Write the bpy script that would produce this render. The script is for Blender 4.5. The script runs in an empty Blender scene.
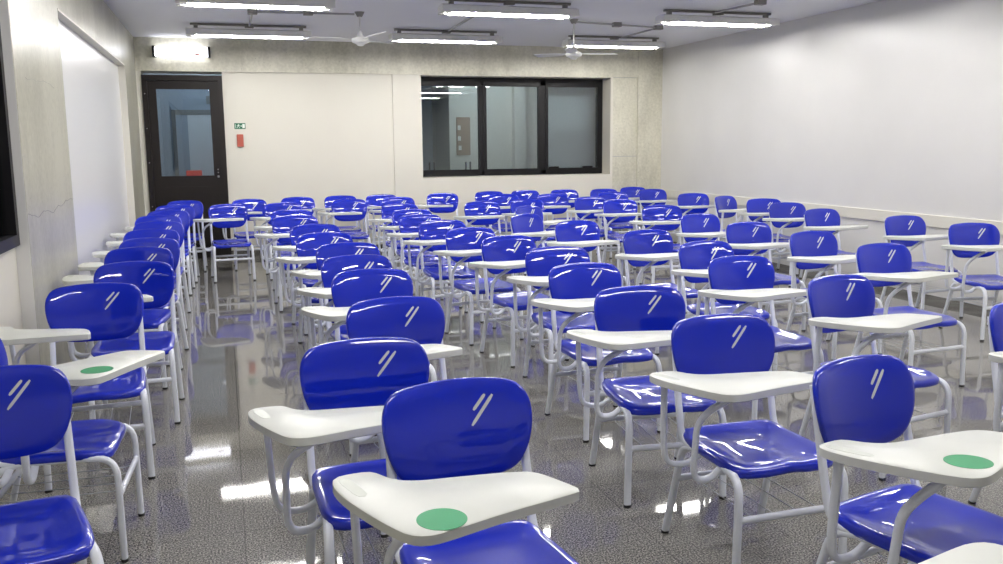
import bpy, bmesh, math, random
from mathutils import Vector, Matrix
R = math.radians
S = bpy.context.scene
COL = S.collection

# ------------------------------------------------------------------ camera, world, exposure
cam_d = bpy.data.cameras.new('camera')
cam_d.sensor_fit = 'HORIZONTAL'; cam_d.sensor_width = 36.0
cam_d.lens = 895.828 / 1003 * 36.0
cam_d.clip_start = 0.05
cam = bpy.data.objects.new('camera', cam_d); COL.objects.link(cam)
CH = 1.50
pitch, yaw, roll = R(8.71337), R(17.00128), R(-0.55873)
F = Vector((math.sin(yaw)*math.cos(pitch), math.cos(yaw)*math.cos(pitch), -math.sin(pitch)))
Rt = Vector((math.cos(yaw), -math.sin(yaw), 0)); U = Rt.cross(F)
Xr = Rt*math.cos(roll) + U*math.sin(roll)
Yu = -Rt*math.sin(roll) + U*math.cos(roll)
m = Matrix((Xr, Yu, -F)).transposed().to_4x4(); m.translation = Vector((0, 0, CH))
cam.matrix_world = m
S.camera = cam

S.view_settings.view_transform = 'Standard'
S.view_settings.look = 'None'
S.view_settings.gamma = 1.0
S.view_settings.use_curve_mapping = False
S.view_settings.exposure = 0.0
try:
    S.cycles.max_bounces = 8
    S.cycles.diffuse_bounces = 4
    S.cycles.glossy_bounces = 4
    S.cycles.caustics_reflective = False
    S.cycles.caustics_refractive = False
    S.cycles.sample_clamp_indirect = 4.0
except Exception:
    pass
world = bpy.data.worlds.new('night'); S.world = world; world.use_nodes = True
world.node_tree.nodes['Background'].inputs[0].default_value = (0.010, 0.013, 0.022, 1)
world.node_tree.nodes['Background'].inputs[1].default_value = 1.0
TUBE_POWER = 92

D = 12.85       # back wall
XL, XR = -1.04, 6.56
ZC = 2.93
YF = -2.2       # wall behind the camera

# ------------------------------------------------------------------ materials
def lin(r, g, b):
    def c(v):
        v /= 255.0
        return v/12.92 if v <= 0.04045 else ((v+0.055)/1.055)**2.4
    return (c(r), c(g), c(b), 1)

def mat(name, col, rough=0.5, metal=0.0, coat=0.0, coat_rough=0.05, spec=0.5, bump=None, var=None, emis=None):
    m = bpy.data.materials.new(name); m.use_nodes = True
    nt = m.node_tree; b = nt.nodes['Principled BSDF']
    b.inputs['Base Color'].default_value = col
    b.inputs['Roughness'].default_value = rough
    b.inputs['Metallic'].default_value = metal
    b.inputs['Coat Weight'].default_value = coat
    b.inputs['Coat Roughness'].default_value = coat_rough
    b.inputs['Specular IOR Level'].default_value = spec
    tc = nt.nodes.new('ShaderNodeTexCoord')
    if var:
        n = nt.nodes.new('ShaderNodeTexNoise'); n.inputs['Scale'].default_value = var[0]
        n.inputs['Detail'].default_value = 5
        nt.links.new(tc.outputs['Object'], n.inputs['Vector'])
        r = nt.nodes.new('ShaderNodeMapRange')
        r.inputs['From Min'].default_value = 0.3; r.inputs['From Max'].default_value = 0.7
        nt.links.new(n.outputs['Fac'], r.inputs['Value'])
        x = nt.nodes.new('ShaderNodeMix'); x.data_type = 'RGBA'
        nt.links.new(r.outputs['Result'], x.inputs['Factor'])
        x.inputs['A'].default_value = col; x.inputs['B'].default_value = var[1]
        nt.links.new(x.outputs['Result'], b.inputs['Base Color'])
    if bump:
        n = nt.nodes.new('ShaderNodeTexNoise'); n.inputs['Scale'].default_value = bump[0]
        n.inputs['Detail'].default_value = 4
        nt.links.new(tc.outputs['Object'], n.inputs['Vector'])
        q = nt.nodes.new('ShaderNodeBump'); q.inputs['Strength'].default_value = bump[1]
        q.inputs['Distance'].default_value = bump[2] if len(bump) > 2 else 0.01
        nt.links.new(n.outputs['Fac'], q.inputs['Height'])
        nt.links.new(q.outputs['Normal'], b.inputs['Normal'])
    if emis:
        b.inputs['Emission Color'].default_value = emis[0]
        b.inputs['Emission Strength'].default_value = emis[1]
    return m

def concrete(name, base, dark, rough=0.45):
    m = bpy.data.materials.new(name); m.use_nodes = True
    nt = m.node_tree; b = nt.nodes['Principled BSDF']; L = nt.links.new
    tc = nt.nodes.new('ShaderNodeTexCoord')
    mp = nt.nodes.new('ShaderNodeMapping'); mp.inputs['Scale'].default_value = (1, 1, 0.35)
    L(tc.outputs['Object'], mp.inputs['Vector'])
    n1 = nt.nodes.new('ShaderNodeTexNoise'); n1.inputs['Scale'].default_value = 2.2; n1.inputs['Detail'].default_value = 8; n1.inputs['Roughness'].default_value = 0.65
    L(mp.outputs['Vector'], n1.inputs['Vector'])
    n2 = nt.nodes.new('ShaderNodeTexNoise'); n2.inputs['Scale'].default_value = 28; n2.inputs['Detail'].default_value = 6
    L(tc.outputs['Object'], n2.inputs['Vector'])
    mx = nt.nodes.new('ShaderNodeMath'); mx.operation = 'MULTIPLY_ADD'; mx.inputs[1].default_value = 0.35
    L(n2.outputs['Fac'], mx.inputs[0])
    sc = nt.nodes.new('ShaderNodeMath'); sc.operation = 'MULTIPLY'; sc.inputs[1].default_value = 0.75
    L(n1.outputs['Fac'], sc.inputs[0]); L(sc.outputs[0], mx.inputs[2])
    rp = nt.nodes.new('ShaderNodeValToRGB')
    rp.color_ramp.elements[0].position = 0.36; rp.color_ramp.elements[0].color = dark
    rp.color_ramp.elements[1].position = 0.66; rp.color_ramp.elements[1].color = base
    L(mx.outputs[0], rp.inputs['Fac'])
    L(rp.outputs['Color'], b.inputs['Base Color'])
    # small voids
    v = nt.nodes.new('ShaderNodeTexVoronoi'); v.inputs['Scale'].default_value = 14
    L(tc.outputs['Object'], v.inputs['Vector'])
    lt = nt.nodes.new('ShaderNodeMath'); lt.operation = 'LESS_THAN'; lt.inputs[1].default_value = 0.055
    L(v.outputs['Distance'], lt.inputs[0])
    mc = nt.nodes.new('ShaderNodeMix'); mc.data_type = 'RGBA'
    L(lt.outputs[0], mc.inputs['Factor']); L(rp.outputs['Color'], mc.inputs['A'])
    mc.inputs['B'].default_value = tuple(0.5*c for c in dark[:3]) + (1,)
    L(mc.outputs['Result'], b.inputs['Base Color'])
    bp = nt.nodes.new('ShaderNodeBump'); bp.inputs['Strength'].default_value = 0.25; bp.inputs['Distance'].default_value = 0.01
    L(mx.outputs[0], bp.inputs['Height']); L(bp.outputs['Normal'], b.inputs['Normal'])
    b.inputs['Roughness'].default_value = rough
    return m

def granite(name, joints=True, shade=1.0, rough=0.022, ior=1.48):
    m = bpy.data.materials.new(name); m.use_nodes = True
    nt = m.node_tree; b = nt.nodes['Principled BSDF']; L = nt.links.new
    tc = nt.nodes.new('ShaderNodeTexCoord')
    n = nt.nodes.new('ShaderNodeTexNoise'); n.inputs['Scale'].default_value = 150; n.inputs['Detail'].default_value = 3; n.inputs['Roughness'].default_value = 0.7
    L(tc.outputs['Object'], n.inputs['Vector'])
    rp = nt.nodes.new('ShaderNodeValToRGB'); e = rp.color_ramp.elements
    e[0].position = 0.38; e[0].color = (0.035*shade, 0.033*shade, 0.03*shade, 1)
    e[1].position = 0.63; e[1].color = (0.50*shade, 0.475*shade, 0.435*shade, 1)
    q = e.new(0.5); q.color = (0.182*shade, 0.178*shade, 0.165*shade, 1)
    L(n.outputs['Fac'], rp.inputs['Fac'])
    out = rp.outputs['Color']
    br = nt.nodes.new('ShaderNodeTexBrick')
    br.offset = 0.0
    br.inputs['Scale'].default_value = 1.0
    br.inputs['Brick Width'].default_value = 0.5; br.inputs['Row Height'].default_value = 0.5
    br.inputs['Mortar Size'].default_value = 0.0028 if joints else 0.0
    br.inputs['Mortar Smooth'].default_value = 0.3
    br.inputs['Color1'].default_value = (0.95, 0.95, 0.95, 1); br.inputs['Color2'].default_value = (1.04, 1.04, 1.03, 1)
    br.inputs['Mortar'].default_value = (0.62, 0.62, 0.62, 1)
    L(tc.outputs['Object'], br.inputs['Vector'])
    mu = nt.nodes.new('ShaderNodeMix'); mu.data_type = 'RGBA'; mu.blend_type = 'MULTIPLY'; mu.inputs['Factor'].default_value = 1
    L(out, mu.inputs['A']); L(br.outputs['Color'], mu.inputs['B'])
    L(mu.outputs['Result'], b.inputs['Base Color'])
    # slight waviness and wear of the polish
    w = nt.nodes.new('ShaderNodeTexNoise'); w.inputs['Scale'].default_value = 2.0; w.inputs['Detail'].default_value = 6
    L(tc.outputs['Object'], w.inputs['Vector'])
    mr = nt.nodes.new('ShaderNodeMapRange'); mr.inputs['From Min'].default_value = 0.35; mr.inputs['From Max'].default_value = 0.7
    mr.inputs['To Min'].default_value = rough; mr.inputs['To Max'].default_value = rough*2.3
    L(w.outputs['Fac'], mr.inputs['Value']); L(mr.outputs['Result'], b.inputs['Roughness'])
    bp = nt.nodes.new('ShaderNodeBump'); bp.inputs['Strength'].default_value = 0.012; bp.inputs['Distance'].default_value = 0.01
    n3 = nt.nodes.new('ShaderNodeTexNoise'); n3.inputs['Scale'].default_value = 7; n3.inputs['Detail'].default_value = 2
    L(tc.outputs['Object'], n3.inputs['Vector']); L(n3.outputs['Fac'], bp.inputs['Height'])
    L(bp.outputs['Normal'], b.inputs['Normal'])
    b.inputs['IOR'].default_value = ior
    return m

def glass(name, tint=(1, 1, 1, 1), refl=1.0):
    m = bpy.data.materials.new(name); m.use_nodes = True
    nt = m.node_tree; L = nt.links.new
    for n in list(nt.nodes): nt.nodes.remove(n)
    o = nt.nodes.new('ShaderNodeOutputMaterial')
    t = nt.nodes.new('ShaderNodeBsdfTransparent'); t.inputs[0].default_value = tint
    g = nt.nodes.new('ShaderNodeBsdfGlossy'); g.inputs['Roughness'].default_value = 0.01
    f = nt.nodes.new('ShaderNodeFresnel'); f.inputs['IOR'].default_value = 1.5 + 0.6*refl
    x = nt.nodes.new('ShaderNodeMixShader')
    L(f.outputs[0], x.inputs[0]); L(t.outputs[0], x.inputs[1]); L(g.outputs[0], x.inputs[2]); L(x.outputs[0], o.inputs['Surface'])
    return m

M = {}
M['blue'] = mat('glossy_blue_plastic', (0.0035, 0.017, 0.42, 1), rough=0.35, coat=1.0, coat_rough=0.03, spec=0.12, bump=(9, 0.03, 0.01))
M['frame'] = mat('pale_grey_paint', lin(232, 236, 244), rough=0.33, coat=0.2)
M['tablet'] = mat('off_white_laminate', lin(217, 219, 214), rough=0.38, spec=0.4, var=(6, lin(211, 213, 208)))
M['tablet_edge'] = mat('tablet_groove_plastic', lin(196, 200, 192), rough=0.4)
M['rubber'] = mat('black_rubber', lin(30, 30, 32), rough=0.7)
M['mark'] = mat('silver_inlay', lin(214, 218, 214), rough=0.3, metal=0.2, coat=0.5)
M['green'] = mat('green_sticker_vinyl', lin(14, 140, 86), rough=0.45)
M['wire'] = mat('thin_wire_paint', lin(190, 194, 200), rough=0.4)
M['black_gloss'] = mat('black_painted_metal', lin(15, 14, 17), rough=0.4, spec=0.25)
M['door_black'] = mat('dark_brown_black_door_paint', lin(26, 21, 20), rough=0.45, spec=0.25)
M['white'] = mat('white_wall_paint', lin(226, 225, 222), rough=0.35, coat=0.15, coat_rough=0.3, bump=(60, 0.05, 0.003), var=(1.2, lin(220, 219, 216)))
M['cream'] = mat('cream_wall_paint', lin(222, 219, 207), rough=0.5, bump=(60, 0.05, 0.003), var=(1.2, lin(219, 215, 203)))
M['panel'] = mat('white_glossy_panel', lin(244, 244, 244), rough=0.3, coat=0.5, coat_rough=0.3, bump=(3, 0.06, 0.02))
M['trim'] = mat('cream_trim_paint', lin(226, 223, 212), rough=0.45)
M['ceil'] = mat('ceiling_paint', lin(241, 242, 246), rough=0.75, var=(0.8, lin(238, 239, 243)))
M['conc'] = concrete('raw_concrete', lin(220, 217, 200), lin(182, 179, 162))
M['conc_s'] = concrete('smooth_sealed_concrete', lin(190, 188, 172), lin(158, 156, 140), rough=0.3)
M['floor'] = granite('polished_granite')
M['border'] = granite('dark_granite_border', joints=False, shade=0.40, rough=0.4, ior=1.3)
M['glass'] = glass('window_glass', (0.80, 0.86, 0.88, 1), 1.0)
M['dglass'] = glass('door_glass', (0.72, 0.80, 0.86, 1), 0.5)
M['fixture'] = mat('white_enamel', lin(232, 232, 228), rough=0.35)
M['fixdark'] = mat('galvanised_grey', lin(142, 140, 136), rough=0.5)
M['conduit'] = mat('grey_conduit_paint', lin(168, 168, 170), rough=0.5)
M['tube'] = mat('lit_fluorescent_tube', (1, 1, 1, 1), emis=((1.0, 0.975, 0.94, 1), TUBE_POWER))
M['tube_far'] = mat('lit_corridor_tube', (1, 1, 1, 1), emis=((0.85, 0.93, 1.0, 1), 75))
M['emerg'] = mat('lit_emergency_diffuser', (1, 1, 1, 1), emis=((0.92, 0.93, 1.0, 1), 5.0))
M['redled'] = mat('red_plastic', lin(205, 60, 45), rough=0.4, emis=(lin(220, 60, 40), 0.4))  # faint glow put into the red of the corridor box, which is no lamp
M['red'] = mat('red_painted_box', lin(176, 84, 66), rough=0.45)
M['sign'] = mat('green_sign_face', lin(30, 104, 74), rough=0.4)
M['signw'] = mat('white_sign_print', lin(228, 236, 228), rough=0.4)
M['steel'] = mat('brushed_steel', lin(190, 190, 190), rough=0.3, metal=0.9)
M['bluegrey'] = mat('blue_grey_corridor_paint', lin(176, 186, 198), rough=0.5)
M['partition'] = mat('pale_partition_paint', lin(236, 240, 242), rough=0.6)
M['corr'] = mat('corridor_floor', lin(120, 120, 122), rough=0.3)
M['brown'] = mat('brown_notice_board', lin(150, 124, 100), rough=0.7, var=(30, lin(140, 114, 92)))
M['paper'] = mat('white_paper', lin(225, 225, 220), rough=0.6)

# ------------------------------------------------------------------ mesh helpers
def finish(name, bm, m, parent=None, smooth=False, kind=None, angle=None):
    bmesh.ops.recalc_face_normals(bm, faces=bm.faces)
    me = bpy.data.meshes.new(name); bm.to_mesh(me); bm.free()
    ms = m if isinstance(m, (list, tuple)) else [m]
    for k in ms: me.materials.append(k)
    if smooth:
        me.shade_smooth()
        if angle:
            try: me.set_sharp_from_angle(angle=R(angle))
            except Exception: pass
    o = bpy.data.objects.new(name, me); COL.objects.link(o)
    if parent: o.parent = parent
    if kind: o['kind'] = kind
    return o

def box(bm, x0, x1, y0, y1, z0, z1, mi=0):
    v = [bm.verts.new((x, y, z)) for z in (z0, z1) for x, y in ((x0, y0), (x1, y0), (x1, y1), (x0, y1))]
    for f in ((0, 3, 2, 1), (4, 5, 6, 7), (0, 1, 5, 4), (1, 2, 6, 5), (2, 3, 7, 6), (3, 0, 4, 7)):
        bm.faces.new([v[i] for i in f]).material_index = mi

def bbox(bm, x0, x1, y0, y1, z0, z1, r=0.004, seg=2):
    t = bmesh.new(); box(t, x0, x1, y0, y1, z0, z1)
    bmesh.ops.bevel(t, geom=t.edges[:], offset=r, segments=seg, affect='EDGES', profile=0.5)
    me = bpy.data.meshes.new('tmp'); t.to_mesh(me); t.free(); bm.from_mesh(me); bpy.data.meshes.remove(me)

def smooth_path(pts, rad=0.05, seg=5):
    """polyline with its inner corners rounded"""
    P = [Vector(p) for p in pts]; out = [P[0]]
    for i in range(1, len(P)-1):
        a, b, c = P[i-1], P[i], P[i+1]
        r = rad[i-1] if isinstance(rad, (list, tuple)) else rad
        d1 = min(r, (a-b).length*0.48); d2 = min(r, (c-b).length*0.48)
        p0 = b+(a-b).normalized()*d1; p2 = b+(c-b).normalized()*d2
        for k in range(seg+1):
            t = k/seg
            out.append(p0*(1-t)**2 + b*2*t*(1-t) + p2*t*t)
    out.append(P[-1]); return out

def tube(bm, pts, rx, ry=None, n=10, up=(0, 0, 1), square=0.0):
    ry = ry or rx; P = [Vector(p) for p in pts]; rings = []
    prev = None
    for i, p in enumerate(P):
        if i == 0: t = P[1]-p
        elif i == len(P)-1: t = p-P[i-1]
        else: t = (P[i+1]-p).normalized()+(p-P[i-1]).normalized()
        t.normalize()
        if prev is None:
            u = Vector(up)
            if abs(u.dot(t)) > 0.95: u = Vector((0, 1, 0))
            a = (u - t*u.dot(t)).normalized()
        else:
            a = (prev - t*prev.dot(t)).normalized()
        prev = a; b = t.cross(a)
        ring = []
        for k in range(n):
            th = 2*math.pi*(k+0.5)/n; c, s = math.cos(th), math.sin(th)
            if square:
                e = 2/(2+square); c = math.copysign(abs(c)**e, c); s = math.copysign(abs(s)**e, s)
            ring.append(bm.verts.new(p + a*c*rx + b*s*ry))
        rings.append(ring)
    for r0, r1 in zip(rings, rings[1:]):
        for k in range(n): bm.faces.new((r0[k], r0[(k+1) % n], r1[(k+1) % n], r1[k]))
    bm.faces.new(rings[0][::-1]); bm.faces.new(rings[-1])

def chaikin(pts, it=2):
    for _ in range(it):
        q = []
        for i in range(len(pts)):
            a, b = pts[i], pts[(i+1) % len(pts)]
            q += [(a[0]*.75+b[0]*.25, a[1]*.75+b[1]*.25), (a[0]*.25+b[0]*.75, a[1]*.25+b[1]*.75)]
        pts = q
    return pts

def resample(pts, n):
    L = [0]
    for i in range(len(pts)):
        a, b = pts[i], pts[(i+1) % len(pts)]; L.append(L[-1]+math.hypot(a[0]-b[0], a[1]-b[1]))
    out = []; j = 0
    for k in range(n):
        s = L[-1]*k/n
        while L[j+1] < s: j += 1
        t = (s-L[j])/(L[j+1]-L[j]+1e-9); a, b = pts[j], pts[(j+1) % len(pts)]
        out.append((a[0]+(b[0]-a[0])*t, a[1]+(b[1]-a[1])*t))
    return out

def shell(bm, outline, centre, height, thick, place, rings=(0.0, .22, .42, .6, .76, .88, .96, 1.0)):
    """moulded plastic shell: a front surface over the outline, a rolled rim and a back"""
    cx, cy = centre; rows = []
    for s in rings[1:]:
        rows.append([bm.verts.new(place(cx+(x-cx)*s, cy+(y-cy)*s, height(cx+(x-cx)*s, cy+(y-cy)*s, s))) for x, y in outline])
    c = bm.verts.new(place(cx, cy, height(cx, cy, 0)))
    n = len(outline)
    for k in range(n): bm.faces.new((c, rows[0][k], rows[0][(k+1) % n]))
    for off, sc in ((0.25, 1.012), (0.6, 1.014), (0.9, 1.004), (1.0, 0.985), (1.0, 0.9), (0.62, 0.8), (0.5, 0.4)):
        sc0 = min(sc, 1.0)
        rows.append([bm.verts.new(place(cx+(x-cx)*sc, cy+(y-cy)*sc, height(cx+(x-cx)*sc0, cy+(y-cy)*sc0, sc0)-thick*off)) for x, y in outline])
    c2 = bm.verts.new(place(cx, cy, height(cx, cy, 0)-thick*0.5))
    for a, b in zip(rows, rows[1:]):
        for k in range(n): bm.faces.new((a[k], b[k], b[(k+1) % n], a[(k+1) % n]))
    for k in range(n): bm.faces.new((c2, rows[-1][(k+1) % n], rows[-1][k]))

def empty(name, loc, rz=0):
    o = bpy.data.objects.new(name, None); COL.objects.link(o)
    o.location = loc; o.rotation_euler = (0, 0, rz); o.empty_display_size = 0.1; return o

def tag(o, label, cat, group=None):
    o['label'] = label; o['category'] = cat
    if group: o['group'] = group

def copy_tree(o, kids, parent=None):
    c = o.copy(); COL.objects.link(c); c.parent = parent
    for k in kids.get(o.name, []): copy_tree(k, kids, c)
    return c

def kids_map():
    d = {}
    for o in S.objects:
        if o.parent: d.setdefault(o.parent.name, []).append(o)
    return d

# ------------------------------------------------------------------ room shell
def struct(name, bm, m, parent=None): return finish(name, bm, m, parent, kind='structure')

bm = bmesh.new(); box(bm, -1.5, 6.12, YF, D+0.1, -0.12, 0)
floor = struct('floor', bm, M['floor'])
bm = bmesh.new(); box(bm, 6.12, XR+0.15, YF, D+0.1, -0.12, 0.0); struct('trim_1', bm, M['border'])
bm = bmesh.new(); box(bm, -1.5, XR+0.15, YF, D+0.05, ZC, ZC+0.15); struct('ceiling', bm, M['ceil'])

# back wall : cream masonry with door and window openings, concrete beam over it
T = 0.42
bm = bmesh.new()
box(bm, 0.035, 2.34, D+0.02, D+T, 0, 2.50)                       # cream panel beside the door
wall_back = struct('wall_back', bm, M['cream'])
bm = bmesh.new()
WX0, WX1, WZ0, WZ1 = 2.755, 5.70, 1.035, 2.49
box(bm, 2.34, WX0, D, D+T, 0, 2.50)
box(bm, WX0, WX1, D, D+T, 0, WZ0); box(bm, WX1, 5.74, D-0.004, D+T, 0, 2.50)
box(bm, WX0, WX1, D, D+T, WZ1, 2.50)
struct('wall_back_window', bm, M['cream'])
bm = bmesh.new()
box(bm, -1.5, XR+0.15, D-0.02, D+T, 2.50, ZC)                    # beam
box(bm, 5.74, 6.15, D+0.01, D+T, 0, 2.50)
struct('wall_back_beam', bm, M['conc'])
bm = bmesh.new(); box(bm, 6.15, 6.39, D-0.03, D+T, 0, ZC); box(bm, 6.39, XR+0.02, D-0.022, D+T, 0, ZC); box(bm, 6.385, 6.40, D-0.034, D, 0, ZC); struct('wall_back_column', bm, M['conc'])
# horizontal pour joints in the concrete
bm = bmesh.new()
for z in (1.30, 2.495): box(bm, 5.74, 6.14, D+0.004, D+0.03, z, z+0.008)
struct('trim_2', bm, M['conduit'])
bm = bmesh.new(); box(bm, -1.04, -0.975, D, D+T, 0, 2.50); struct('trim_3', bm, M['trim'])
bm = bmesh.new(); box(bm, 0.035, 6.15, D-0.012, D+0.02, 0, 0.09); struct('baseboard_back', bm, M['border'])

# right wall with its chair rail
bm = bmesh.new(); box(bm, XR, XR+0.15, YF, D, 0, ZC); struct('wall_right', bm, M['white'])
bm = bmesh.new(); bbox(bm, XR-0.022, XR+0.01, YF, D-0.03, 0.67, 0.785, 0.004); struct('trim_4', bm, M['trim'])
bm = bmesh.new(); box(bm, -1.5, XR+0.15, YF-0.15, YF, 0, ZC); struct('wall_front', bm, M['white'])

# left wall : concrete pillars and beam, recessed white panel, window bay
bm = bmesh.new()
box(bm, -1.5, XL, 5.43, 7.0, 0, ZC)           # pillar
box(bm, -1.5, XL, 11.45, D, 0, ZC)             # far pillar
box(bm, -1.5, XL, YF, 5.43, 2.48, ZC)          # beam
box(bm, -1.5, XL, 7.0, 11.45, 2.46, ZC)
struct('wall_left', bm, M['conc_s'])
bm = bmesh.new(); box(bm, -1.4, -1.11, 7.0, 11.45, 0.0, 2.46); struct('wall_left_panel', bm, M['panel'])
bm = bmesh.new()
box(bm, -1.11, XL+0.003, 11.42, 11.45, 0.0, 2.46)   # cream jamb
box(bm, -1.11, XL+0.003, 7.0, 11.45, 2.445, 2.46)
struct('trim_5', bm, M['trim'])
bm = bmesh.new(); box(bm, -1.49, XL-0.002, 5.422, 5.4295, 0, 2.48); struct('trim_6', bm, M['white'])
bm = bmesh.new()
WLX = -1.11
box(bm, -1.4, WLX, YF, 5.42, 0, 0.985)
box(bm, -1.4, WLX, YF, 1.9, 0.985, 2.48)
struct('wall_left_window', bm, M['cream'])
# cracked pour joint and small chips on the pillar
bm = bmesh.new()
rnd = random.Random(4)
y = 5.45; z = 1.15; pts = []
while y < 6.98:
    pts.append((XL+0.0005, y, z)); y += 0.05; z += rnd.uniform(-0.012, 0.013)
pts.append((XL+0.0005, 6.995, z)); tube(bm, pts, 0.0016, 0.002, n=5)
pts = []; y = 5.7; z = 1.90
while y < 6.6:
    pts.append((XL+0.0005, y, z)); y += 0.06; z += rnd.uniform(-0.012, 0.009)
tube(bm, pts, 0.001, 0.0015, n=5)
struct('trim_7', bm, M['fixdark'])

def frame_rect(bm, axis, a0, a1, z0, z1, d0, d1, w, wb=None, wt=None):
    wb = wb or w; wt = wt or w
    def b(p0, p1, q0, q1):
        if axis == 'x': box(bm, p0, p1, d0, d1, q0, q1)
        else: box(bm, d0, d1, p0, p1, q0, q1)
    b(a0, a0+w, z0, z1); b(a1-w, a1, z0, z1); b(a0+w, a1-w, z0, z0+wb); b(a0+w, a1-w, z1-wt, z1)

# left window (night outside)
win = empty('window_2', (WLX, 3.665, 0.985)); win['kind'] = 'structure'
bm = bmesh.new(); frame_rect(bm, 'y', -1.75, 1.75, 0, 1.49, -0.06, 0.025, 0.06); box(bm, -0.05, 0.02, -0.03, 0.03, 0.06, 1.43)
finish('window_frame', bm, M['black_gloss'], win)
for a, b in ((-1.69, -0.03), (0.03, 1.695)):
    bm = bmesh.new(); box(bm, -0.026, -0.018, a, b, 0.06, 1.43); finish('pane', bm, M['glass'], win)

# back window : three sashes in a deep reveal
WY = D+0.30
win = empty('window_1', (2.70, WY, 1.05)); win['kind'] = 'structure'
bm = bmesh.new(); frame_rect(bm, 'x', 0.0, 2.998, -0.01, 1.443, 0, 0.08, 0.085, 0.07, 0.11)
box(bm, 1.025, 1.07, 0.0, 0.08, 0, 1.4); box(bm, 1.972, 2.056, 0.0, 0.08, 0, 1.4)
finish('window_frame', bm, M['black_gloss'], win)
for a, b in ((0.04, 1.03), (1.064, 1.978), (2.049, 2.96)):
    bm = bmesh.new(); frame_rect(bm, 'x', a, b, 0.055, 1.335, -0.012, 0.05, 0.045, 0.03, 0.02); sh = finish('sash', bm, M['black_gloss'], win)
    bm = bmesh.new(); box(bm, a+0.045, b-0.045, 0.016, 0.022, 0.085, 1.315); finish('pane', bm, M['glass'], sh)
for x in (2.10, 2.66):
    bm = bmesh.new(); bbox(bm, x, x+0.16, -0.045, -0.01, 0.08, 0.11, 0.006); finish('latch', bm, M['black_gloss'], win)
for x in (0.22, 0.78):
    bm = bmesh.new()
    for q in (0, 0.07): bbox(bm, x+q, x+q+0.02, 0.03, 0.06, 0.08, 0.20, 0.003)
    finish('stay_arm', bm, M['black_gloss'], win)

# ------------------------------------------------------------------ the rooms beyond the glass
Y2 = D+2.6
bm = bmesh.new(); box(bm, -3.2, 12.0, D+T, Y2+1.5, -0.12, 0); struct('floor_corridor', bm, M['corr'])
bm = bmesh.new(); box(bm, -3.2, 12.0, D+T, Y2+1.5, ZC, ZC+0.1); struct('ceiling_corridor', bm, M['ceil'])
bm = bmesh.new()
box(bm, -3.2, 1.85, Y2, Y2+0.1, 0, ZC); box(bm, 1.85, 3.70, Y2+0.9, Y2+1.0, 0, ZC)
box(bm, 1.80, 1.9, D+T, Y2, 0, ZC)
box(bm, -2.4, -2.3, D+T, Y2, 0, ZC)
struct('wall_corridor', bm, M['bluegrey'])
bm = bmesh.new(); box(bm, 3.70, 9.5, Y2-0.4, Y2+1.0, 0, ZC); box(bm, 9.4, 9.5, D+T, Y2, 0, ZC); struct('wall_corridor_cream', bm, M['cream'])
bm = bmesh.new(); box(bm, 4.82, 5.02, Y2-0.55, Y2-0.4, 0, ZC); struct('wall_corridor_column', bm, M['trim'])
bm = bmesh.new(); box(bm, 4.93, 7.0, D+0.75, D+0.85, 0, 1.70); box(bm, 4.93, 7.0, D+0.75, D+0.85, 1.712, ZC); box(bm, 4.93, 7.0, D+0.76, D+0.84, 1.70, 1.712)
struct('wall_partition', bm, M['partition'])
bm = bmesh.new(); bbox(bm, 3.82, 4.06, Y2-0.43, Y2-0.402, 1.33, 1.97, 0.004)
nb = finish('notice_board', bm, M['brown']); tag(nb, 'brown notice board on the cream wall seen through the left window pane', 'notice board')
rn = random.Random(2)
for k, (px, pz) in enumerate(((3.83, 1.80), (3.83, 1.62), (3.84, 1.46))):
    bm = bmesh.new(); box(bm, px+.01, px+0.06, Y2-0.436, Y2-0.4305, pz-0.045, pz+0.03); finish('paper_sheet', bm, M['paper'], nb)
# corridor door seen through the door glass, and lattice window to its left
dr = empty('door_2', (-0.24, Y2, 0)); dr['kind'] = 'structure'
bm = bmesh.new(); frame_rect(bm, 'x', -0.52, 0.46, -0.02, 2.10, -0.05, 0.0, 0.06, 0.02, 0.08); finish('door_frame', bm, M['fixdark'], dr)
bm = bmesh.new(); box(bm, -0.28, 0.40, -0.04, 0.0, 0, 2.02); finish('door_leaf', bm, M['panel'], dr)
bm = bmesh.new(); box(bm, -0.46, -0.28, -0.03, 0.0, 0, 2.02); finish('side_leaf', bm, M['bluegrey'], dr)
bm = bmesh.new(); box(bm, -0.22, 0.0, Y2-0.03, Y2-0.002, 2.19, 2.32); sg = finish('number_plate', bm, M['fixdark']); tag(sg, 'small dark plate above the corridor door seen through the door glass', 'sign')
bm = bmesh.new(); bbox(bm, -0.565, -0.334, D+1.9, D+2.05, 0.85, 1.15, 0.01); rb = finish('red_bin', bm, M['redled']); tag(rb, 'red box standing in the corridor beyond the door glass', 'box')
bm = bmesh.new(); bbox(bm, -0.555, -0.344, D+1.91, D+2.04, 0.0, 0.85, 0.01); st = finish('grey_stand', bm, M['fixdark']); tag(st, 'grey stand holding the red box in the corridor', 'stand')
w3 = empty('window_3', (-1.6, D+0.5, 0)); w3['kind'] = 'structure'
bm = bmesh.new()
y0, y1 = 0.15, 1.95
box(bm, 0, 0.05, y0, y0+0.05, 0.8, 2.6); box(bm, 0, 0.05, y1-0.05, y1, 0.8, 2.6); box(bm, 0, 0.05, y0, y1, 0.75, 0.82); box(bm, 0, 0.05, y0, y1, 2.58, 2.64)
for k in range(1, 9): box(bm, 0.01, 0.03, y0+k*0.2, y0+k*0.2+0.022, 0.8, 2.6)
for k in range(1, 12): box(bm, 0.012, 0.028, y0, y1, 0.8+k*0.15, 0.8+k*0.15+0.02)
finish('lattice_frame', bm, M['black_gloss'], w3)
bm = bmesh.new(); box(bm, 0.002, 0.008, y0+0.05, y1-0.05, 0.82, 2.58); finish('pane', bm, M['glass'], w3)
bm = bmesh.new()
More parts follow.
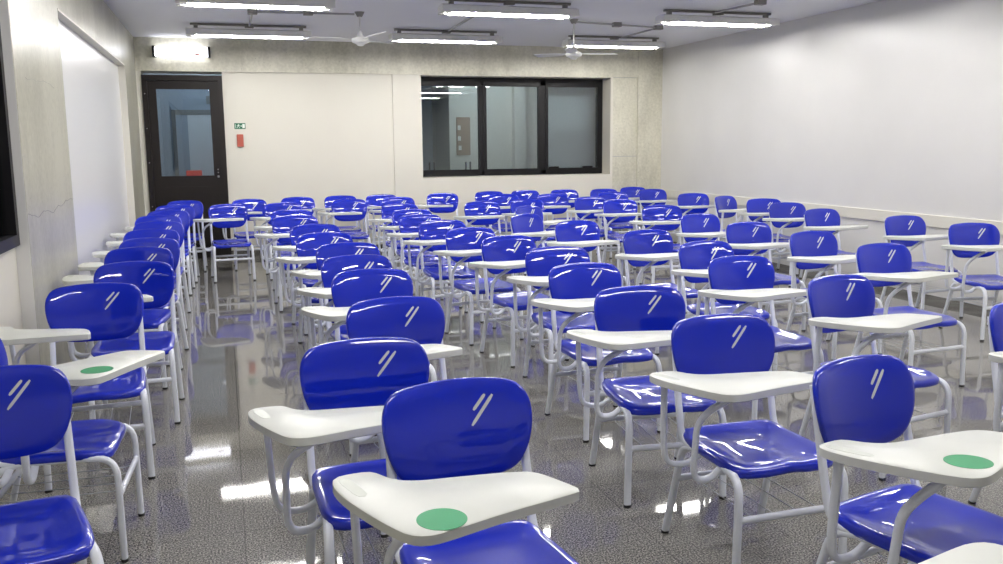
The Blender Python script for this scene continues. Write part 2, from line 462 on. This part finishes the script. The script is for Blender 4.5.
for zz in (0.2, 0.32, 0.44, 0.56, 0.68): box(bm, 0.0, 0.05, y0, y1, zz, zz+0.06)
finish('louvre', bm, M['fixdark'], w3)
bm = bmesh.new(); box(bm, -1.7, -1.6, D+T, Y2, 0, 0.2); box(bm, -1.7, -1.6, D+T, D+0.62, 0, ZC); struct('wall_corridor_left', bm, M['bluegrey'])

# ------------------------------------------------------------------ classroom door
dr = empty('door_1', (-0.47, D, 0)); dr['kind'] = 'structure'
bm = bmesh.new(); frame_rect(bm, 'x', -0.505, 0.505, -0.02, 2.45, -0.03, 0.08, 0.065, 0.02, 0.07)
finish('door_frame', bm, M['door_black'], dr)
bm = bmesh.new(); frame_rect(bm, 'x', -0.44, 0.44, 0.005, 2.375, 0.0, 0.045, 0.105, 1.12, 0.105)
box(bm, -0.30, 0.305, -0.006, 0.0, 0.18, 0.98)
leaf = finish('door_leaf', bm, M['door_black'], dr)
bm = bmesh.new(); box(bm, -0.335, 0.335, 0.018, 0.026, 1.12, 2.27); finish('glass_pane', bm, M['dglass'], leaf)
bm = bmesh.new()
for zz, rr in ((1.11, 0.016), (1.165, 0.008), (1.205, 0.008)):
    bmesh.ops.create_uvsphere(bm, u_segments=14, v_segments=8, radius=rr, matrix=Matrix.Translation((0.39, -0.008, zz)))
tube(bm, [(0.39, 0.01, 1.11), (0.39, -0.02, 1.11)], 0.008)
finish('door_knob', bm, M['steel'], leaf, smooth=True, angle=40)
bm = bmesh.new()
for zz in (0.25, 0.72, 1.30, 1.75, 2.2):
    bbox(bm, -0.48, -0.468, -0.036, -0.03, zz, zz+0.012, 0.002)
finish('frame_screws', bm, M['steel'], dr)

# emergency light over the door
el = empty('emergency_light', (-0.455, D-0.02, 2.68)); tag(el, 'lit white emergency lamp with dark end caps on the concrete above the door', 'emergency light')
bm = bmesh.new(); bbox(bm, -0.33, 0.33, -0.09, -0.012, 0.0, 0.125, 0.018, 3); finish('diffuser', bm, M['emerg'], el, smooth=True, angle=50)
for x in (-0.36, 0.33):
    bm = bmesh.new(); bbox(bm, x, x+0.03, -0.10, -0.002, -0.006, 0.135, 0.006); finish('end_cap', bm, M['black_gloss'], el)
bm = bmesh.new(); bbox(bm, -0.33, 0.33, -0.012, 0.0, 0.0, 0.125, 0.003); finish('back_plate', bm, M['fixture'], el)
bm = bmesh.new(); bbox(bm, 0.165, 0.225, -0.10, -0.088, 0.022, 0.046, 0.004); finish('indicator', bm, M['red'], el)

# exit sign: running figure, arrow field
sg = empty('exit_sign', (0.162, D+0.02, 1.746)); tag(sg, 'small green emergency exit sign with white running figure right of the door', 'sign')
bm = bmesh.new(); bbox(bm, 0, 0.146, -0.006, 0, 0, 0.078, 0.002); finish('sign_plate', bm, M['sign'], sg)
bm = bmesh.new()
def poly(bm, pts, y0, y1):
    a = [bm.verts.new((x, y0, z)) for x, z in pts]; b = [bm.verts.new((x, y1, z)) for x, z in pts]; n = len(pts)
    bm.faces.new(a); bm.faces.new(b[::-1])
    for k in range(n): bm.faces.new((a[k], b[k], b[(k+1) % n], a[(k+1) % n]))
poly(bm, [(0.104, 0.012), (0.136, 0.012), (0.136, 0.066), (0.104, 0.066)], -0.0075, -0.006)      # door field
poly(bm, [(0.012, 0.012), (0.018, 0.012), (0.018, 0.066), (0.012, 0.066)], -0.0075, -0.006)
poly(bm, [(0.052, 0.058), (0.06, 0.058), (0.06, 0.068), (0.052, 0.068)], -0.0075, -0.006)         # head
poly(bm, [(0.044, 0.036), (0.054, 0.034), (0.062, 0.054), (0.048, 0.056)], -0.0075, -0.006)       # torso
poly(bm, [(0.030, 0.046), (0.034, 0.042), (0.050, 0.052), (0.048, 0.056)], -0.0075, -0.006)       # arm
poly(bm, [(0.058, 0.050), (0.074, 0.040), (0.077, 0.044), (0.061, 0.055)], -0.0075, -0.006)
poly(bm, [(0.044, 0.036), (0.050, 0.036), (0.036, 0.014), (0.026, 0.014)], -0.0075, -0.006)       # legs
poly(bm, [(0.050, 0.036), (0.056, 0.035), (0.070, 0.026), (0.068, 0.012), (0.062, 0.012), (0.063, 0.023)], -0.0075, -0.006)
poly(bm, [(0.080, 0.034), (0.090, 0.034), (0.090, 0.026), (0.101, 0.039), (0.090, 0.052), (0.090, 0.044), (0.080, 0.044)], -0.0075, -0.006)
finish('pictogram', bm, M['signw'], sg)
fb = empty('alarm_call_box', (0.229, D+0.02, 1.506)); tag(fb, 'small red wall box below the green exit sign', 'alarm box')
bm = bmesh.new(); bbox(bm, -0.043, 0.043, -0.035, 0, 0, 0.168, 0.006); finish('housing', bm, M['red'], fb)
bm = bmesh.new(); bbox(bm, -0.026, 0.026, -0.039, -0.034, 0.03, 0.135, 0.003); finish('cover_plate', bm, M['red'], fb)

# ------------------------------------------------------------------ ceiling luminaires
def luminaire():
    r = empty('ceiling_luminaire', (0, 0, ZC))
    bm = bmesh.new(); box(bm, -0.66, 0.66, -0.019, 0.019, -0.022, 0); finish('mounting_rail', bm, M['fixdark'], r)
    for x in (-0.6, 0.6):
        bm = bmesh.new(); box(bm, x-0.022, x+0.022, -0.024, 0.024, -0.06, 0.0); finish('hanger', bm, M['fixdark'], r)
    bm = bmesh.new(); box(bm, -0.05, 0.05, -0.035, 0.035, -0.04, 0.0); finish('junction', bm, M['fixdark'], r)
    # folded steel tray, open below
    bm = bmesh.new()
    prof = [(-0.125, -0.143), (-0.11, -0.075), (-0.05, -0.058), (0.05, -0.058), (0.11, -0.075), (0.125, -0.143),
            (0.118, -0.143), (0.105, -0.083), (0.045, -0.085), (0.0, -0.095), (-0.045, -0.085), (-0.105, -0.083), (-0.118, -0.143)]
    a = [bm.verts.new((-0.71, y, z)) for y, z in prof]; b = [bm.verts.new((0.71, y, z)) for y, z in prof]
    n = len(prof)
    for k in range(n): bm.faces.new((a[k], a[(k+1) % n], b[(k+1) % n], b[k]))
    bm.faces.new(a[::-1]); bm.faces.new(b)
    box(bm, -0.71, -0.67, -0.105, 0.105, -0.13, -0.08); box(bm, 0.67, 0.71, -0.105, 0.105, -0.13, -0.08)
    finish('reflector_tray', bm, M['fixture'], r)
    for y in (-0.072, 0.072):
        bm = bmesh.new(); tube(bm, [(-0.61, y, -0.128), (0.61, y, -0.128)], 0.0155, n=10); t = finish('fluorescent_tube', bm, M['tube'], r, smooth=True, angle=50)
        for x in (-0.67, 0.61):
            bm = bmesh.new(); box(bm, x, x+0.06, y-0.017, y+0.017, -0.146, -0.09); finish('lamp_holder', bm, M['fixture'], t)
    return r
lum = luminaire(); km = kids_map(); used = False
ordn = ['nearest', 'second', 'third', 'fourth', 'farthest']
rowsY = [1.6, 4.05, 6.5, 8.9, 11.3]
colsX = [(0.37, 'left'), (2.76, 'middle'), (5.20, 'right')]
for j, ly in enumerate(rowsY):
    for cx_, side in colsX:
        o = lum if not used else copy_tree(lum, km); used = True
        o.location = (cx_ + {(4, 'right'): -0.07, (3, 'middle'): 0.07, (3, 'right'): 0.10}.get((j, side), 0), ly + (0.16 if side == 'right' and j > 2 else 0), ZC)
        if j == 4: lab = 'lit twin-tube ceiling light nearest the back wall, %s one of its row' % side
        elif j == 3: lab = 'lit twin-tube ceiling light, %s one of the row at the top edge of the photo' % side
        else: lab = 'lit twin-tube ceiling light on the %s side, %s row counted from the camera' % (side, ordn[j])
        if j < 3: lab = 'lit twin-tube ceiling light nearer than the photo shows, %s side, %s row from the camera' % (side, ordn[j])
        tag(o, lab, 'ceiling light', 'twin-tube ceiling lights')

# conduits and junction boxes under the ceiling
def conduit(p, q, label, n=8):
    bm = bmesh.new(); tube(bm, [p, q], 0.011, n=n)
    o = finish('electrical_conduit', bm, M['conduit'], smooth=True, angle=50); tag(o, label, 'conduit', 'grey conduits under the ceiling'); return o
def jbox(x, y, label):
    bm = bmesh.new(); bbox(bm, x-0.05, x+0.05, y-0.04, y+0.04, ZC-0.05, ZC, 0.005)
    o = finish('junction_box', bm, M['fixdark']); tag(o, label, 'junction box', 'junction boxes under the ceiling'); return o
zc = ZC-0.025
conduit((0.37, 11.2, zc), (0.37, 10.12, zc), 'grey conduit running from the left back ceiling light towards the camera')
conduit((2.76, 11.2, zc), (2.72, 9.85, zc), 'grey conduit running from the middle back ceiling light towards the camera')
conduit((5.20, 11.38, zc), (5.20, 10.34, zc), 'grey conduit running from the right back ceiling light towards the camera')
conduit((5.22, 8.98, zc), (5.30, 8.28, zc), 'grey conduit at the top edge leading off the right light')
conduit((0.42, 10.06, zc), (0.89, 10.02, zc), 'grey conduit between the two left junction boxes')
conduit((0.99, 10.01, zc), (1.43, 10.00, zc), 'grey conduit leading to the left ceiling fan')
conduit((4.02, 10.04, zc), (4.53, 10.15, zc), 'grey conduit leading to the right ceiling fan')
conduit((4.63, 10.17, zc), (5.15, 10.29, zc), 'grey conduit between the two right junction boxes')
jbox(0.37, 10.07, 'small grey junction box above the left back ceiling light')
jbox(0.94, 10.01, 'small grey junction box halfway along the left cross conduit')
jbox(5.20, 10.30, 'small grey junction box above the right back ceiling light')
jbox(4.58, 10.16, 'small grey junction box halfway along the right cross conduit')
jbox(5.30, 8.24, 'small grey junction box at the top edge of the photo above the right light')

# ------------------------------------------------------------------ ceiling fans
def fan(x, y, spin, label, drop=0.0):
    r = empty('ceiling_fan', (x, y, ZC)); tag(r, label, 'ceiling fan', 'white ceiling fans')
    bm = bmesh.new(); bmesh.ops.create_cone(bm, cap_ends=True, segments=20, radius1=0.028, radius2=0.055, depth=0.05, matrix=Matrix.Translation((0, 0, -0.025)))
    finish('ceiling_rose', bm, M['fixdark'], r, smooth=True, angle=40)
    bm = bmesh.new(); tube(bm, [(0, 0, -0.04), (0, 0, -0.22-drop)], 0.011); finish('down_rod', bm, M['fixture'], r, smooth=True, angle=40)
    bm = bmesh.new(); prof = [(0.0, -0.20), (0.022, -0.205), (0.03, -0.245), (0.05, -0.262), (0.088, -0.275), (0.098, -0.30), (0.088, -0.322), (0.05, -0.335), (0.03, -0.355), (0.0, -0.36)]
    N = 24; rings = []
    for pr_, z in prof[1:-1]: rings.append([bm.verts.new((pr_*math.cos(2*math.pi*k/N), pr_*math.sin(2*math.pi*k/N), z-drop)) for k in range(N)])
    for a, b in zip(rings, rings[1:]):
        for k in range(N): bm.faces.new((a[k], a[(k+1) % N], b[(k+1) % N], b[k]))
    bm.faces.new(rings[0][::-1]); bm.faces.new(rings[-1])
    finish('motor_housing', bm, M['fixture'], r, smooth=True, angle=40)
    for k in range(3):
        a = spin+k*2*math.pi/3
        bm = bmesh.new()
        out = [(0.08, -0.02), (0.15, -0.03), (0.22, -0.055), (0.50, -0.065), (0.55, -0.05), (0.56, 0.0), (0.55, 0.045), (0.5, 0.055), (0.22, 0.05), (0.15, 0.025), (0.08, 0.02)]
        top = [bm.verts.new((x_, y_, -0.29 + 0.22*y_ + 0.03*x_)) for x_, y_ in out]
        bot = [bm.verts.new((v.co.x, v.co.y, v.co.z-0.005)) for v in top]; n = len(out)
        bm.faces.new(top); bm.faces.new(bot[::-1])
        for i in range(n): bm.faces.new((top[i], bot[i], bot[(i+1) % n], top[(i+1) % n]))
        b = finish('blade', bm, M['fixture'], r); b.rotation_euler = (0, 0, a); b.location = (0, 0, -drop)
fan(1.485, 10.0, R(165), 'white three-bladed ceiling fan left of the middle ceiling light')
fan(3.965, 10.0, R(4), 'white three-bladed ceiling fan in front of the right ceiling light, above the window', 0.10)

# ------------------------------------------------------------------ the tablet-arm chair
TZ = 0.70
tab_out = [(-.403, .025), (-.393, .072), (-.365, .084), (-.305, .084), (-.283, .068), (-.262, .012), (-.215, -.022), (-.125, -.034), (.005, -.056),
           (.062, -.072), (.088, -.095), (.112, -.155), (.133, -.215), (.130, -.232), (.108, -.240), (-.085, -.274), (-.215, -.309), (-.270, -.319), (-.310, -.303), (-.335, -.250), (-.370, -.146), (-.395, -.051)]
seat_out = [(-.168, .205), (-.198, .187), (-.208, .09), (-.211, -.05), (-.208, -.155), (-.185, -.200), (-.13, -.215), (0, -.217),
            (.13, -.215), (.185, -.200), (.208, -.155), (.211, -.05), (.208, .09), (.198, .187), (.168, .205), (0, .212)]
back_out = [(-.150, .838), (-.191, .825), (-.216, .784), (-.218, .732), (-.206, .666), (-.177, .606), (-.135, .580), (-.077, .573), (0, .572),
            (.077, .573), (.135, .580), (.177, .606), (.206, .666), (.218, .732), (.216, .784), (.191, .825), (.150, .838), (.068, .844), (0, .846), (-.068, .844)]

def sstep(a, b, x):
    t = max(0, min(1, (x-a)/(b-a))); return t*t*(3-2*t)

def make_tablet(parent):
    out = resample(chaikin(tab_out, 2), 72)
    bm = bmesh.new()
    levels = [(0.0, -0.004), (0.0, 0.0)]
    cx, cy = -0.17, -0.14
    rows = []
    for ins, z in ((0.005, 0.0), (0.0, -0.003), (0.0, -0.025), (0.005, -0.028)):
        row = []
        for k, (x, y) in enumerate(out):
            a, b = out[k-1], out[(k+1) % len(out)]
            tx, ty = b[0]-a[0], b[1]-a[1]; l = math.hypot(tx, ty)
            nx, ny = -ty/l, tx/l
            if (nx*(cx-x)+ny*(cy-y)) < 0 and False: nx, ny = -nx, -ny
            row.append(bm.verts.new((x+nx*ins*SGN, y+ny*ins*SGN, TZ+z)))
        rows.append(row)
    n = len(out)
    for a, b in zip(rows, rows[1:]):
        for k in range(n): bm.faces.new((a[k], a[(k+1) % n], b[(k+1) % n], b[k]))
    bm.faces.new(rows[0]); bm.faces.new(rows[-1][::-1])
    t = finish('writing_tablet', bm, M['tablet'], parent, smooth=True, angle=35)
    bm = bmesh.new()   # pen groove along the elbow end
    g = resample(chaikin([(-.390, .058), (-.358, .058), (-.338, -.053), (-.342, -.068), (-.360, -.068), (-.368, -.053)], 2), 20)
    a = [bm.verts.new((x, y, TZ+0.0006)) for x, y in g]
    b = [bm.verts.new(((x+.363)*0.8-.363, (y+.003)*0.9-.003, TZ+0.0008)) for x, y in g]
    for k in range(20): bm.faces.new((a[k], a[(k+1) % 20], b[(k+1) % 20], b[k]))
    bm.faces.new(b)
    c = [bm.verts.new((x, y, TZ-0.001)) for x, y in g]
    for k in range(20): bm.faces.new((a[k], c[k], c[(k+1) % 20], a[(k+1) % 20]))
    finish('pen_groove', bm, M['tablet_edge'], t, smooth=True, angle=30)
    t.matrix_local = Matrix.Translation((0, .07, TZ)) @ Matrix.Rotation(R(-2.5), 4, 'X') @ Matrix.Translation((0, -.07, -TZ))
    return t
area = sum(tab_out[i][0]*tab_out[(i+1) % len(tab_out)][1]-tab_out[(i+1) % len(tab_out)][0]*tab_out[i][1] for i in range(len(tab_out)))
SGN = 1 if area > 0 else -1

def make_chair():
    r = empty('tablet_arm_chair', (0, 0, 0))
    # seat: shallow dish, waterfall front
    bm = bmesh.new()
    out = resample(chaikin(seat_out, 2), 64)
    def sh(x, y, s):
        rim = sstep(.60, .97, s)
        dish = -0.016*(1-rim)
        front = -0.014*sstep(-.10, -.215, y)*1.0
        backup = 0.012*sstep(0.09, .21, y)
        side = -0.008*sstep(.93, 1.0, s)
        mid = 0.006*math.exp(-(x/.05)**2)*sstep(0.09, -0.16, y)
        return 0.431 + dish + front + backup + side + mid
    shell(bm, out, (0, -.005), sh, 0.028, lambda x, y, h: (x, y, h))
    finish('seat', bm, M['blue'], r, smooth=True, angle=70)
    # backrest: bowed panel
    bm = bmesh.new()
    out = resample(chaikin(back_out, 2), 72)
    def by_(x, z): return 0.236 + 0.20*(z-.71) + 0.7*(z-.70)**2 - 0.70*x*x
    def bh(x, z, s): return -0.006*sstep(.86, 1.0, s)
    def bp(x, z, h): return (x, by_(x, z) - h, z)
    shell(bm, out, (0, .71), bh, 0.019, bp)
    bk = finish('backrest', bm, M['blue'], r, smooth=True, angle=70)
    # two slanting silver slashes
    for (xa, za, xb, zb) in ((.042, .722, .110, .801), (.050, .763, .088, .803)):
        bm = bmesh.new(); n = 8; d = Vector((xb-xa, zb-za)); l = d.length; d /= l; nn = Vector((-d.y, d.x)); w = 0.0042
        ra = []; rb = []
        for k in range(n+1):
            t = k/n; c = Vector((xa, za)) + d*l*t; ww = w*(0.55 if k in (0, n) else 1)
            for L_, q in ((ra, -ww), (rb, ww)):
                p = c+nn*q; L_.append(bm.verts.new((p.x, by_(p.x, p.y)-0.0016, p.y)))
        lo = [bm.verts.new((v.co.x, v.co.y+0.003, v.co.z)) for v in ra]; lo2 = [bm.verts.new((v.co.x, v.co.y+0.003, v.co.z)) for v in rb]
        for k in range(n):
            bm.faces.new((ra[k], ra[k+1], rb[k+1], rb[k])); bm.faces.new((ra[k], lo[k], lo[k+1], ra[k+1])); bm.faces.new((rb[k], rb[k+1], lo2[k+1], lo2[k]))
        o = finish('slash_mark', bm, M['mark'], bk); 
    # side frames: front leg bends into the seat rail, rear leg slants back, back post rises
    W1, W2 = .0148, .0115
    for s in (-1, 1):
        bm = bmesh.new(); tube(bm, smooth_path([(s*.213, -.236, .008), (s*.206, -.232, .392), (s*.194, -.10, .398)], .08, 7), W1, W2, n=12, up=(1, 0, 0), square=.6)
        lg = finish('leg', bm, M['frame'], r, smooth=True, angle=50)
        bm = bmesh.new(); tube(bm, [(s*.213, -.236, 0.0), (s*.213, -.236, .012)], .0160, .0130, n=12, up=(1, 0, 0)); finish('rubber_foot', bm, M['rubber'], lg, smooth=True, angle=50)
        bm = bmesh.new(); tube(bm, smooth_path([(s*.213, .265, .008), (s*.199, .165, .380), (s*.194, .08, .398)], .05, 5), W1, W2, n=12, up=(1, 0, 0), square=.6)
        lg = finish('leg', bm, M['frame'], r, smooth=True, angle=50)
        bm = bmesh.new(); tube(bm, [(s*.2133, .267, 0.0), (s*.213, .264, .012)], .0160, .0130, n=12, up=(1, 0, 0)); finish('rubber_foot', bm, M['rubber'], lg, smooth=True, angle=50)
        bm = bmesh.new(); tube(bm, [(s*.194, -.115, .398), (s*.194, .095, .398)], .0146, .0113, n=12, up=(1, 0, 0), square=.6)
        finish('seat_rail', bm, M['frame'], r, smooth=True, angle=50)
        bm = bmesh.new(); tube(bm, smooth_path([(s*.194, .08, .400), (s*.200, .175, .404), (s*.199, .212, .57), (s*.196, .258, .795)], .06, 6), .0130, .0105, n=12, up=(1, 0, 0), square=.6)
        finish('back_post', bm, M['frame'], r, smooth=True, angle=50)
    for y, z in ((-.234, .252), (.198, .246)):
        bm = bmesh.new(); tube(bm, [(-.206, y, z), (.206, y, z)], .0125, .0095, n=10, square=.6); finish('stretcher', bm, M['frame'], r, smooth=True, angle=50)
    for y in (-.13, .14):
        bm = bmesh.new(); tube(bm, [(-.194, y, .395), (.194, y, .395)], .010, n=8); finish('cross_bar', bm, M['frame'], r, smooth=True, angle=50)
    bm = bmesh.new()
    for x in (-.13, -.045, .045, .13): tube(bm, [(x, -.234, .252), (x, -.20, .241), (x, .17, .236), (x, .198, .246)], .0019, n=6)
    finish('wire_book_rack', bm, M['wire'], r, smooth=True)
    # the two J-shaped tubes that carry the tablet
    bm = bmesh.new(); tube(bm, smooth_path([(-.350, .035, TZ-.027), (-.335, .060, .44), (-.322, .065, .362), (-.240, .060, .352), (-.194, .050, .388)], [.03, .06, .05, .03], 6), .0135, .0105, n=12, up=(0, 1, 0), square=.5)
    finish('tablet_support', bm, M['frame'], r, smooth=True, angle=50)
    bm = bmesh.new(); tube(bm, smooth_path([(-.205, -.205, TZ-.019), (-.290, -.165, .620), (-.312, -.130, .565), (-.310, -.105, .362), (-.240, -.100, .352), (-.194, -.095, .388)], [.03, .04, .06, .05, .03], 6), .0135, .0105, n=12, up=(0, 1, 0), square=.5)
    finish('tablet_support', bm, M['frame'], r, smooth=True, angle=50)
    make_tablet(r)
    return r

proto = make_chair(); km = kids_map()

def sticker(chair, px, py):
    t = [o for o in S.objects if o.parent == chair and o.name.startswith('writing_tablet')][0]
    bm = bmesh.new(); N = 40
    a = [bm.verts.new((px+.056*math.cos(2*math.pi*k/N), py+.056*math.sin(2*math.pi*k/N), TZ+.0008)) for k in range(N)]
    b = [bm.verts.new((v.co.x, v.co.y, TZ-.0002)) for v in a]
    bm.faces.new(a)
    for k in range(N): bm.faces.new((a[k], b[k], b[(k+1) % N], a[(k+1) % N]))
    s = finish('round_sticker', bm, M['green'], t); s['label'] = 'round green sticker'

O = ['first', 'second', 'third', 'fourth', 'fifth', 'sixth', 'seventh', 'eighth', 'ninth', 'tenth', 'eleventh', 'twelfth']
G_ = 'blue tablet-arm chairs in rows'
chairs = []   # x, y, rotation (deg), label
def column(where, lst, start=0):
    for i, (x, y, a) in enumerate(lst):
        chairs.append((x, y, a, 'glossy blue tablet-arm chair, %s from the front in %s' % (O[i+start], where)))
#POS-BEGIN
POS = {
    'D1': (0.033, 10.685, 4.5),
    'D2': (0.284, 11.645, 1.1),
    'D3': (0.902, 11.815, 1.0),
    'D4': (0.65, 10.675, 3.0),
    'D5': (0.654, 9.409, 0.6),
    'D6': (0.634, 8.577, 2.2),
    'D7': (0.74, 7.475, 7.3),
    'D8': (0.721, 6.684, 4.1),
    'D9': (0.784, 5.883, 1.6),
    'D10': (0.76, 5.15, 6.4),
    'D11': (0.731, 4.488, 2.1),
    'D12': (0.703, 3.543, 6.8),
    'D13': (0.43, 2.733, 2.2),
    'D14': (0.609, 2.102, 6),
    'E1': (1.473, 11.915, 0.7),
    'E2': (1.449, 11.047, -4.8),
    'E3': (2.027, 11.928, 0.6),
    'E4': (2.111, 11.205, -0.9),
    'E5': (1.887, 9.832, 0.8),
    'E6': (1.852, 8.918, 3.2),
    'E7': (1.796, 8.177, 6.9),
    'E8': (1.818, 7.465, 0.9),
    'E9': (1.893, 6.672, 8.6),
    'E10': (1.978, 5.926, 9.2),
    'E11': (2.011, 5.12, -1.0),
    'E12': (1.886, 4.314, 3.0),
    'E13': (1.768, 3.459, -5.9),
    'E14': (1.781, 2.711, 0.2),
    'E15': (1.868, 1.965, 13.4),
    'F1': (2.814, 11.886, -12.0),
    'F2': (3.589, 12.036, 0.1),
    'F3': (3.561, 11.256, 1.1),
    'F4': (4.144, 12.103, -0.5),
    'F5': (2.859, 9.847, 0.9),
    'F6': (3.485, 10.032, 3.2),
    'F7': (4.148, 11.051, -6.8),
    'F8': (4.72, 12.026, -0.1),
    'F9': (3.235, 8.935, 31.6),
    'F10': (2.841, 7.861, 29.5),
    'G1': (5.29, 11.907, -1.7),
    'G2': (5.044, 11.04, -2.6),
    'G3': (5.92, 12.237, -0.3),
    'G4': (4.358, 10.16, 2.2),
    'G5': (4.457, 9.527, -1.6),
    'G6': (2.911, 6.924, 8.8),
    'G7': (5.901, 11.531, 1.2),
    'G8': (4.387, 8.399, -11.4),
    'G9': (5.835, 10.289, -5.7),
    'G10': (4.236, 7.176, 8.0),
    'G11': (3.081, 5.932, 6.6),
    'G12': (6.022, 9.612, 25.0),
    'G13': (5.988, 8.917, -9.4),
    'G14': (5.827, 8.194, -4.2),
    'G15': (4.141, 6.242, 3.4),
    'G16': (5.628, 7.264, 7.0),
    'G17': (4.14, 5.362, 6.6),
    'G18': (3.083, 5.064, 6.3),
    'G19': (2.841, 4.272, 2.3),
    'G21': (2.909, 3.435, 10.1),
    'G22': (4.042, 4.513, 4.2),
    'G23': (5.723, 6.262, 2.0),
    'G24': (5.64, 5.46, -8.9),
    'A1': (-0.5, 11.669, -0.6),
    'A2': (-0.576, 10.776, -1.1),
    'A3': (-0.605, 9.863, -2.1),
    'A4': (-0.666, 9.135, -4.9),
    'A5': (-0.61, 8.357, -4.0),
    'A6': (-0.621, 7.537, -6.4),
    'A7': (-0.605, 6.768, -11.8),
    'A8': (-0.607, 6.122, -8.2),
    'A9': (-0.532, 5.309, -0.3),
    'A10': (-0.621, 4.454, 3.6),
    'W': (-0.645, 2.706, 15),
    'Z': (-0.65, 3.6, 87),
}
#POS-END
def put(n, lab): chairs.append((*POS[n], lab))
def column(where, names, start=0):
    for i, n in enumerate(names.split()): put(n, 'blue tablet-arm chair, %s from the front in %s' % (O[i+start], where))
put('W', 'blue chair cut off by the left frame edge, front of the left wall column')
put('Z', 'blue chair turned sideways to the aisle by the left wall, green sticker on its tablet')
column('the column along the left wall', 'A10 A9 A8 A7 A6 A5 A4 A3 A2 A1', 2)
put('D14', 'big foreground blue chair right of the aisle, round green sticker on its tablet')
column('the column just right of the aisle', 'D13 D12 D11 D10 D9 D8 D7 D6 D5 D4', 1)
put('D1', 'blue chair standing alone in front of the dark door')
put('E15', 'right foreground blue chair with green sticker on its tablet, front of the second column')
column('the second column right of the aisle', 'E14 E13 E12 E11 E10 E9 E8 E7 E6 E5 E4', 1)
put('E2', 'blue chair standing squarely below the middle of the cream wall panel, row before last')
column('the third column right of the aisle', 'G21 G19 G18 G11 G6 F10 F9 F5')
column('the fourth column right of the aisle', 'G22 G17 G15 G10 G8 G5 G4')
put('F6', 'blue chair squeezed between the third and fourth columns, below the window')
column('the column along the right wall', 'G24 G23 G16 G14 G13 G12 G9')
for i, n in enumerate('D2 D3 E1 E3 F1 F2 F4 F8 G1 G3'.split()):
    put(n, 'blue tablet-arm chair, %s from the left in the last row before the back wall' % O[i])
for i, n in enumerate('F3 F7 G2 G7'.split()):
    put(n, 'blue chair, %s from left of four in the row before last, below the window' % O[i])
chairs.append((3.125, 2.564, 0, 'blue chair cut off by the right frame edge, only post and tablet end showing'))
chairs.append((1.105, 1.010, 180, 'chair at the bottom right corner showing only the corner of its white tablet'))
#CHAIRS-END
built = []
for i, (x, y, a, lab) in enumerate(chairs):
    o = proto if i == 0 else copy_tree(proto, km)
    o.location = (x, y, 0); o.rotation_euler = (0, 0, R(a))
    tag(o, lab, 'chair', G_); built.append(o)
by_label = lambda s: [o for o in built if s in o['label']][0]
def part(o, name): return [c for c in S.objects if c.parent == o and c.name.split('.')[0] == name]
def swivel(o, tx, ty, px, py, deg, tilt=0):
    for c in part(o, 'writing_tablet'):
        c.matrix_local = Matrix.Translation((tx, ty, 0)) @ Matrix.Translation((px, py, 0)) @ Matrix.Rotation(R(deg), 4, 'Z') @ Matrix.Translation((-px, -py, 0)) @ Matrix.Translation((0, .07, TZ)) @ Matrix.Rotation(R(tilt), 4, 'X') @ Matrix.Translation((0, -.07, -TZ))
for o in built:
    if 'sticker' in o['label']: sticker(o, *((-.225, -.255) if 'big' in o['label'] else (-.205, -.23)))
    if 'sideways' in o['label']:      # this tablet has swivelled on its bent supports
        swivel(o, .17, .10, -.3, -.15, -38)
        paths = ([(-.28, .10, TZ-.027), (-.325, .13, .44), (-.315, .135, .362), (-.240, .13, .352), (-.194, .12, .388)],
                 [(-.11, -.13, TZ-.019), (-.27, .00, .57), (-.305, .04, .51), (-.305, .04, .362), (-.240, .04, .352), (-.194, .04, .388)])
        for c, pth in zip(part(o, 'tablet_support'), paths):
            bm = bmesh.new(); tube(bm, smooth_path(pth, .04, 6), .0135, .0105, n=12, up=(0, 1, 0), square=.5)
            me = bpy.data.meshes.new('tablet_support'); bmesh.ops.recalc_face_normals(bm, faces=bm.faces); bm.to_mesh(me); bm.free()
            me.materials.append(M['frame']); me.shade_smooth(); c.data = me
    if 'big foreground' in o['label']: swivel(o, .0, -.012, 0, 0, 0, 1.2)
    if 'third from the front in the column along the left wall' in o['label']: swivel(o, -.065, .01, -.36, 0, -12, -2.5)
    if 'left frame edge' in o['label']: swivel(o, -.02, .0, -.38, -.05, -70)

# corridor light, and an unseen batten added to brighten the room behind the window
for k, (x, y) in enumerate(((-0.2, D+1.2), (4.2, D+1.3))):
    bm = bmesh.new(); tube(bm, [(x-0.6, y, ZC-0.08), (x+0.6, y, ZC-0.08)], 0.02, n=8)
    bt = finish('tube', bm, M['tube_far'], None, smooth=True, angle=50); bt.name = 'fluorescent_batten'
    bm = bmesh.new(); box(bm, x-0.62, x+0.62, y-0.04, y+0.04, ZC-0.055, ZC); finish('batten_body', bm, M['fixture'], bt)
    tag(bt, ['lit ceiling batten in the corridor beyond the dark door', 'unseen batten added to light the room beyond the back window'][k], 'ceiling light')
